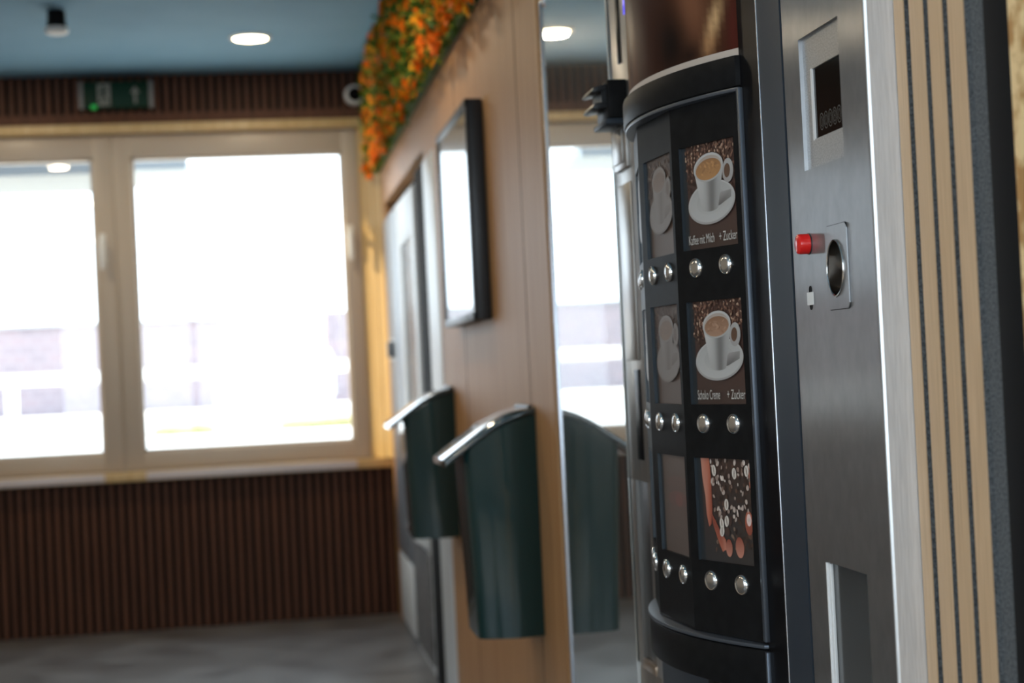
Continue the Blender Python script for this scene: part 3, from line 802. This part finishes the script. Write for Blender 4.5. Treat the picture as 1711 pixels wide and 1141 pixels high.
build('key_module', MB().box(XW-.008, XW-.0015, 2.612, 2.708, 1.460, 1.532, .002).box(XW-.011, XW-.0075, 2.63, 2.70, 1.47, 1.524, .001), 'steel_strip', ps)
build('lower_cover', MB().box(XW-.005, XW-.0015, 2.612, 2.70, 1.15, 1.437, .002), 'steel_strip', ps)
build('status_display', MB().box(XW-.005, XW-.0015, 2.565, 2.60, 1.70, 1.80, .001), 'blue_lcd', ps, 'small glowing blue display')
# card reader
b = MB()
b.box(.566, XW-.002, 2.61, 2.70, 1.538, 1.600, .003)
cr = build('card_reader', b, 'black_plastic', cm, 'black card reader jutting from the payment strip')
b = MB()
b.prism([(.567,1.594),(.546,1.589),(.541,1.582),(.546,1.580),(.567,1.585)], 2.615, 2.695, 'y', .0008)
b.prism([(.567,1.566),(.546,1.563),(.541,1.556),(.548,1.553),(.567,1.556)], 2.615, 2.695, 'y', .0008)
b.box(.558, .568, 2.62, 2.69, 1.56, 1.59)
build('reader_mouth', b, 'satin_black', cr)
build('reader_base', MB().box(.560, .598, 2.605, 2.705, 1.528, 1.537, .002), 'slate_grey', cr)

# ------------------------------------------------------------------ steel machine with display, red button and coin return
SY0, SY1 = 1.5665, 1.8225
sm = thing('ticket_machine', 'brushed steel coin machine with display, red button and coin return cup', 'machine', (XW+.3, 1.69, 0))
# front sheet with openings (plate recess, delivery window), built as a grid
PLY0, PLY1, PLZ0, PLZ1 = 1.642, 1.768, 1.3485, 1.4930
FLY0, FLY1, FLZ0, FLZ1 = 1.638, 1.763, .55, .921
b = MB(); ys = sorted([SY0+.004, FLY0, PLY0, FLY1, PLY1, SY1, 1.6545, 1.7055]); zs = [0.0, FLZ0, FLZ1, 1.2065, 1.2665, PLZ0, PLZ1, 1.95]
for i in range(len(ys)-1):
    for k in range(len(zs)-1):
        yc, zc = (ys[i]+ys[i+1])/2, (zs[k]+zs[k+1])/2
        if PLY0 < yc < PLY1 and PLZ0 < zc < PLZ1: continue
        if 1.6545 < yc < 1.7055 and 1.2065 < zc < 1.2665: continue
        if FLY0 < yc < FLY1 and FLZ0 < zc < FLZ1: continue
        b.quad((XW,ys[i],zs[k]), (XW,ys[i],zs[k+1]), (XW,ys[i+1],zs[k+1]), (XW,ys[i+1],zs[k]))
def recess(y0, y1, z0, z1, d, r=0):
    b.quad((XW,y1,z0),(XW,y1,z1),(XW+d,y1,z1),(XW+d,y1,z0)); b.quad((XW,y0,z0),(XW,y0,z1),(XW+d,y0,z1),(XW+d,y0,z0))
    b.quad((XW,y0,z0),(XW,y1,z0),(XW+d,y1,z0),(XW+d,y0,z0)); b.quad((XW,y0,z1),(XW,y1,z1),(XW+d,y1,z1),(XW+d,y0,z1))
recess(PLY0, PLY1, PLZ0, PLZ1, .006); recess(FLY0, FLY1, FLZ0, FLZ1, .02)
bmesh.ops.remove_doubles(b.bm, verts=b.bm.verts[:], dist=1e-5); bmesh.ops.recalc_face_normals(b.bm, faces=b.bm.faces[:])
front = build('front_panel', b, 'steel', sm, 'brushed steel front', smooth=False)
# rounded near corner + side
b = MB(); r = .003; pts = [(XW+r-r*math.cos(PI/2*i/6), SY0+r-r*math.sin(PI/2*i/6)) for i in range(7)]
b.prism(pts+[(XW+r, SY0+r)], 0, 1.95)
build('corner_edge', b, 'steel_edge', sm, 'bright rounded corner edge')
b = MB(); b.box(XW+r, XW+.70, SY0, SY0+.004, 0, 1.95).box(XW+.06, XW+.70, SY0+.004, SY1, 0, 1.95)
build('side_panel', b, 'steel_side', sm, 'light steel side')
# display plate (frame with opening) recessed in the front
SCY0, SCY1, SCZ0, SCZ1 = 1.645, 1.7455, 1.380, 1.456
b = MB(); x0, x1 = XW+.0045, XW+.009
b.box(x0,x1,SCY1,PLY1,PLZ0,PLZ1).box(x0,x1,PLY0,SCY1,SCZ1,PLZ1).box(x0,x1,PLY0,SCY1,PLZ0,SCZ0).box(x0,x1,PLY0,SCY0,SCZ0,SCZ1)
dp = build('display_plate', b, 'steel_plate', sm, 'pale recessed display plate')
b = MB(); b.box(x0-.0002, x0+.0045, SCY1-.0045, SCY1+.0006, SCZ0-.001, SCZ1+.001)
build('display_edge', b, 'white_plastic', dp)
ds = build('display', MB().box(x0+.0016, x0+.010, SCY0-.004, SCY1+.002, SCZ0-.004, SCZ1+.004), 'screen_glass', dp, 'dark display glass')
b = MB(); xx = x0+.0014
def ring_(mb, cy, cz, ry, rz, w):
    n = 28
    for i in range(n):
        a0, a1 = 2*PI*i/n, 2*PI*(i+1)/n
        mb.quad(*[(xx, cy+(ry-k)*math.cos(a), cz+(rz-k)*math.sin(a)) for a, k in ((a0,0),(a1,0),(a1,w),(a0,w))])
for i in range(6):                                  # worn little coin marks
    cy = 1.6525+i*.0137
    ring_(b, cy, 1.396, .0062, .0092, .0007)
    if i == 0: ring_(b, cy, 1.3985, .0024, .0030, .0006); ring_(b, cy, 1.3930, .0027, .0030, .0006)
    elif i == 2: ring_(b, cy, 1.3990, .0026, .0030, .0006); ring_(b, cy, 1.3935, .0028, .0032, .0006)
    else: ring_(b, cy, 1.396, .0028, .0055, .0006)
build('coin_symbols', b, 'print_line', ds, 'row of round coin symbols', smooth=False)
# red button
Rx = Matrix.Rotation(-PI/2, 4, 'Y')
T = Matrix.Translation((XW, 1.7665, 1.2685)) @ Rx
rb = build('cancel_button', MB().lathe([(.0112,.0),(.0112,.0105),(.0106,.0125),(.009,.0135),(0,.0138)], T, n=36, cap=False), 'red_plastic', sm, 'round red push button')
build('button_collar', MB().lathe([(.0118,0),(.0118,.0010),(.0112,.0012)], T, n=36, cap=False), 'satin_black', rb)
# small slot with white paper sticker
b = MB(); b.prism(rrect(1.7635,1.7735,1.196,1.2225,.0045,5), XW-.0003, XW+.004, 'x')
sl = build('key_slot', b, 'black_board', sm, 'narrow slot taped over')
build('tape', MB().box(XW-.0009, XW-.0003, 1.7580, 1.7790, 1.2015, 1.2155), 'white_paper', sl, 'white paper tape')
# coin return: plate plus oval bowl
def oval(cy, cz, ry, rz, n=36): return [(cy+ry*math.cos(2*PI*i/n), cz+rz*math.sin(2*PI*i/n)) for i in range(n)]
cy_, cz_ = 1.6800, 1.2365
outer = rrect(1.6435,1.7095,1.1935,1.2815,.006,8); inner = oval(cy_, cz_, .0245, .0290)
import itertools
def ang_of(p): return math.atan2(p[1]-cz_, p[0]-cy_)
outer.sort(key=ang_of); inner.sort(key=ang_of)
b = MB(); xp = XW-.0016
vo = [b.bm.verts.new((xp,*p)) for p in outer]; vi = [b.bm.verts.new((xp,*p)) for p in inner]
i = j = 0; no_, ni = len(vo), len(vi)
while i < no_ or j < ni:
    ao = ang_of(outer[(i+1)%no_]) + (2*PI if i+1 >= no_ else 0); ai = ang_of(inner[(j+1)%ni]) + (2*PI if j+1 >= ni else 0)
    if j >= ni or (i < no_ and ao <= ai): b.bm.faces.new((vo[i%no_], vo[(i+1)%no_], vi[j%ni])); i += 1
    else: b.bm.faces.new((vi[j%ni], vo[i%no_], vi[(j+1)%ni])); j += 1
v2 = [b.bm.verts.new((XW-.00005,*p)) for p in outer]
for k in range(no_): b.bm.faces.new((vo[k], vo[(k+1)%no_], v2[(k+1)%no_], v2[k]))
bmesh.ops.recalc_face_normals(b.bm, faces=b.bm.faces[:])
cr_ = build('coin_return', b, 'steel', sm, 'steel coin return plate')
b = MB(); o2 = rrect(1.6427,1.7103,1.1927,1.2823,.0066,8); o3 = rrect(1.6435,1.7095,1.1935,1.2815,.006,8)
for k in range(len(o2)):
    q = (k+1) % len(o2); b.quad((XW-.0003,*o2[k]), (XW-.0003,*o2[q]), (XW-.0003,*o3[q]), (XW-.0003,*o3[k]))
build('plate_gap', b, 'black_board', cr_, 'dark seam around the plate', smooth=False)
b = MB(); rows = []
for d, s in ((0,1.0),(.004,.985),(.008,.93),(.0115,.80),(.0135,.60),(.0145,.3)):
    rows.append([b.bm.verts.new((xp-.0006+d*2.2, cy_+.0245*s*math.cos(2*PI*i/40), cz_+.0290*s*math.sin(2*PI*i/40)-d*.15)) for i in range(40)])
for ra, rb_ in zip(rows, rows[1:]):
    for k in range(40): b.bm.faces.new((ra[k], ra[(k+1)%40], rb_[(k+1)%40], rb_[k]))
b.bm.faces.new(rows[-1]); bmesh.ops.recalc_face_normals(b.bm, faces=b.bm.faces[:])
build('return_bowl', b, 'bowl_steel', cr_, 'polished oval coin bowl')
b = MB(); b.tube([(xp-.0008, cy_+.0247*math.cos(2*PI*i/40), cz_+.0292*math.sin(2*PI*i/40)) for i in range(41)], .0009, 8)
build('bowl_rim', b, 'chrome', cr_)
# delivery window
dw = build('delivery_window', MB().box(XW+.006, XW+.010, FLY0+.001, FLY1-.003, FLZ0, FLZ1-.001), 'flap_glass', sm, 'clear delivery window')
b = MB(); b.box(XW+.002, XW+.006, FLY1-.007, FLY1-.0035, FLZ0, FLZ1-.002, .001).box(XW-.0005, XW+.004, FLY1-.003, FLY1+.001, FLZ0, FLZ1-.001, .0006)
build('window_edge', b, 'white_plastic', dw, 'pale acrylic edge')

# ------------------------------------------------------------------ outside
tag(build('paved_yard', MB().box(-40, 40, YF+.26, 60, -.3, -.05), 'paving'), 'bright paved yard outside the window', 'yard')['kind'] = 'structure'
tag(build('low_wall', MB().box(-14, 10, 17.0, 17.4, -.05, .83, .02), 'outdoor_white'), 'low white wall outside, below the white rail', 'wall')
tag(build('raised_bank', MB().box(-14, 10, 17.41, 24, -.05, .80), 'paving'), 'pale raised ground behind the low white wall', 'ground')
tag(build('grass_strip', MB().box(.15, 8, 15.2, 16.0, -.05, .76, .04), 'dry_grass'), 'strip of dry grass outside, seen low in the right window', 'grass', kind='stuff')
tag(build('curb', MB().box(-14, 10, 14.5, 14.8, -.05, .69, .02), 'outdoor_white'), 'white kerb line outside, lowest in the window view', 'kerb')
tag(build('hedge', MB().box(-.98, -.45, 15.3, 15.9, -.05, .765, .05), 'dry_grass'), 'low dark clump of plants at left in the right window pane', 'bush')
t = thing('brick_building', 'long red brick building far outside behind the white rail', 'building', (-2, 22, .8))
build('wall', MB().box(-12, -.42, 22, 23, .8, 1.93), 'brick_wall', t)
build('roof_edge', MB().box(-12, -.42, 21.95, 23.05, 1.93, 1.97), 'canopy_grey', t)
t = thing('brick_annex', 'low brick outbuilding behind the rail at right of the window', 'building', (.9, 22, .8))
build('wall', MB().box(-.05, 2.0, 22, 23, .8, 1.55), 'brick_wall', t)
build('chimney', MB().box(.86, 1.35, 21.9, 22.8, .8, 1.98), 'brick_wall', t)
t = thing('guard_rail', 'white painted guard rail crossing in front of the brick building', 'railing', (-2, 18.5, .8))
build('rail', MB().box(-12, 8, 18.45, 18.55, 1.19, 1.31, .02), 'outdoor_white', t)
for k in range(9): build('post', MB().box(-9.3+k*2.2, -9.18+k*2.2, 18.47, 18.53, .8, 1.19), 'outdoor_white', t)
tag(build('sign_post', MB().box(-.40, -.25, 20.0, 20.1, .8, 2.3, .02), 'outdoor_white'), 'white upright post between the two brick buildings', 'post')
tag(build('parked_van', MB().box(.0, .85, 19.6, 20.4, .8, 1.5, .15).box(.05, .62, 19.65, 20.35, 1.45, 1.85, .12), 'outdoor_white'), 'white van-like shape in front of the brick outbuilding', 'van')
t = thing('canopy', 'grey canopy edge outside the top of the left window pane', 'canopy', (-2, 9, 2.3))
build('roof', MB().box(-5, -.75, YF+.75, 9.6, 2.235, 2.33), 'canopy_grey', t)
build('end_board', MB().box(-.75, -.33, YF+.75, 9.5, 2.245, 2.31), 'canopy_light', t)
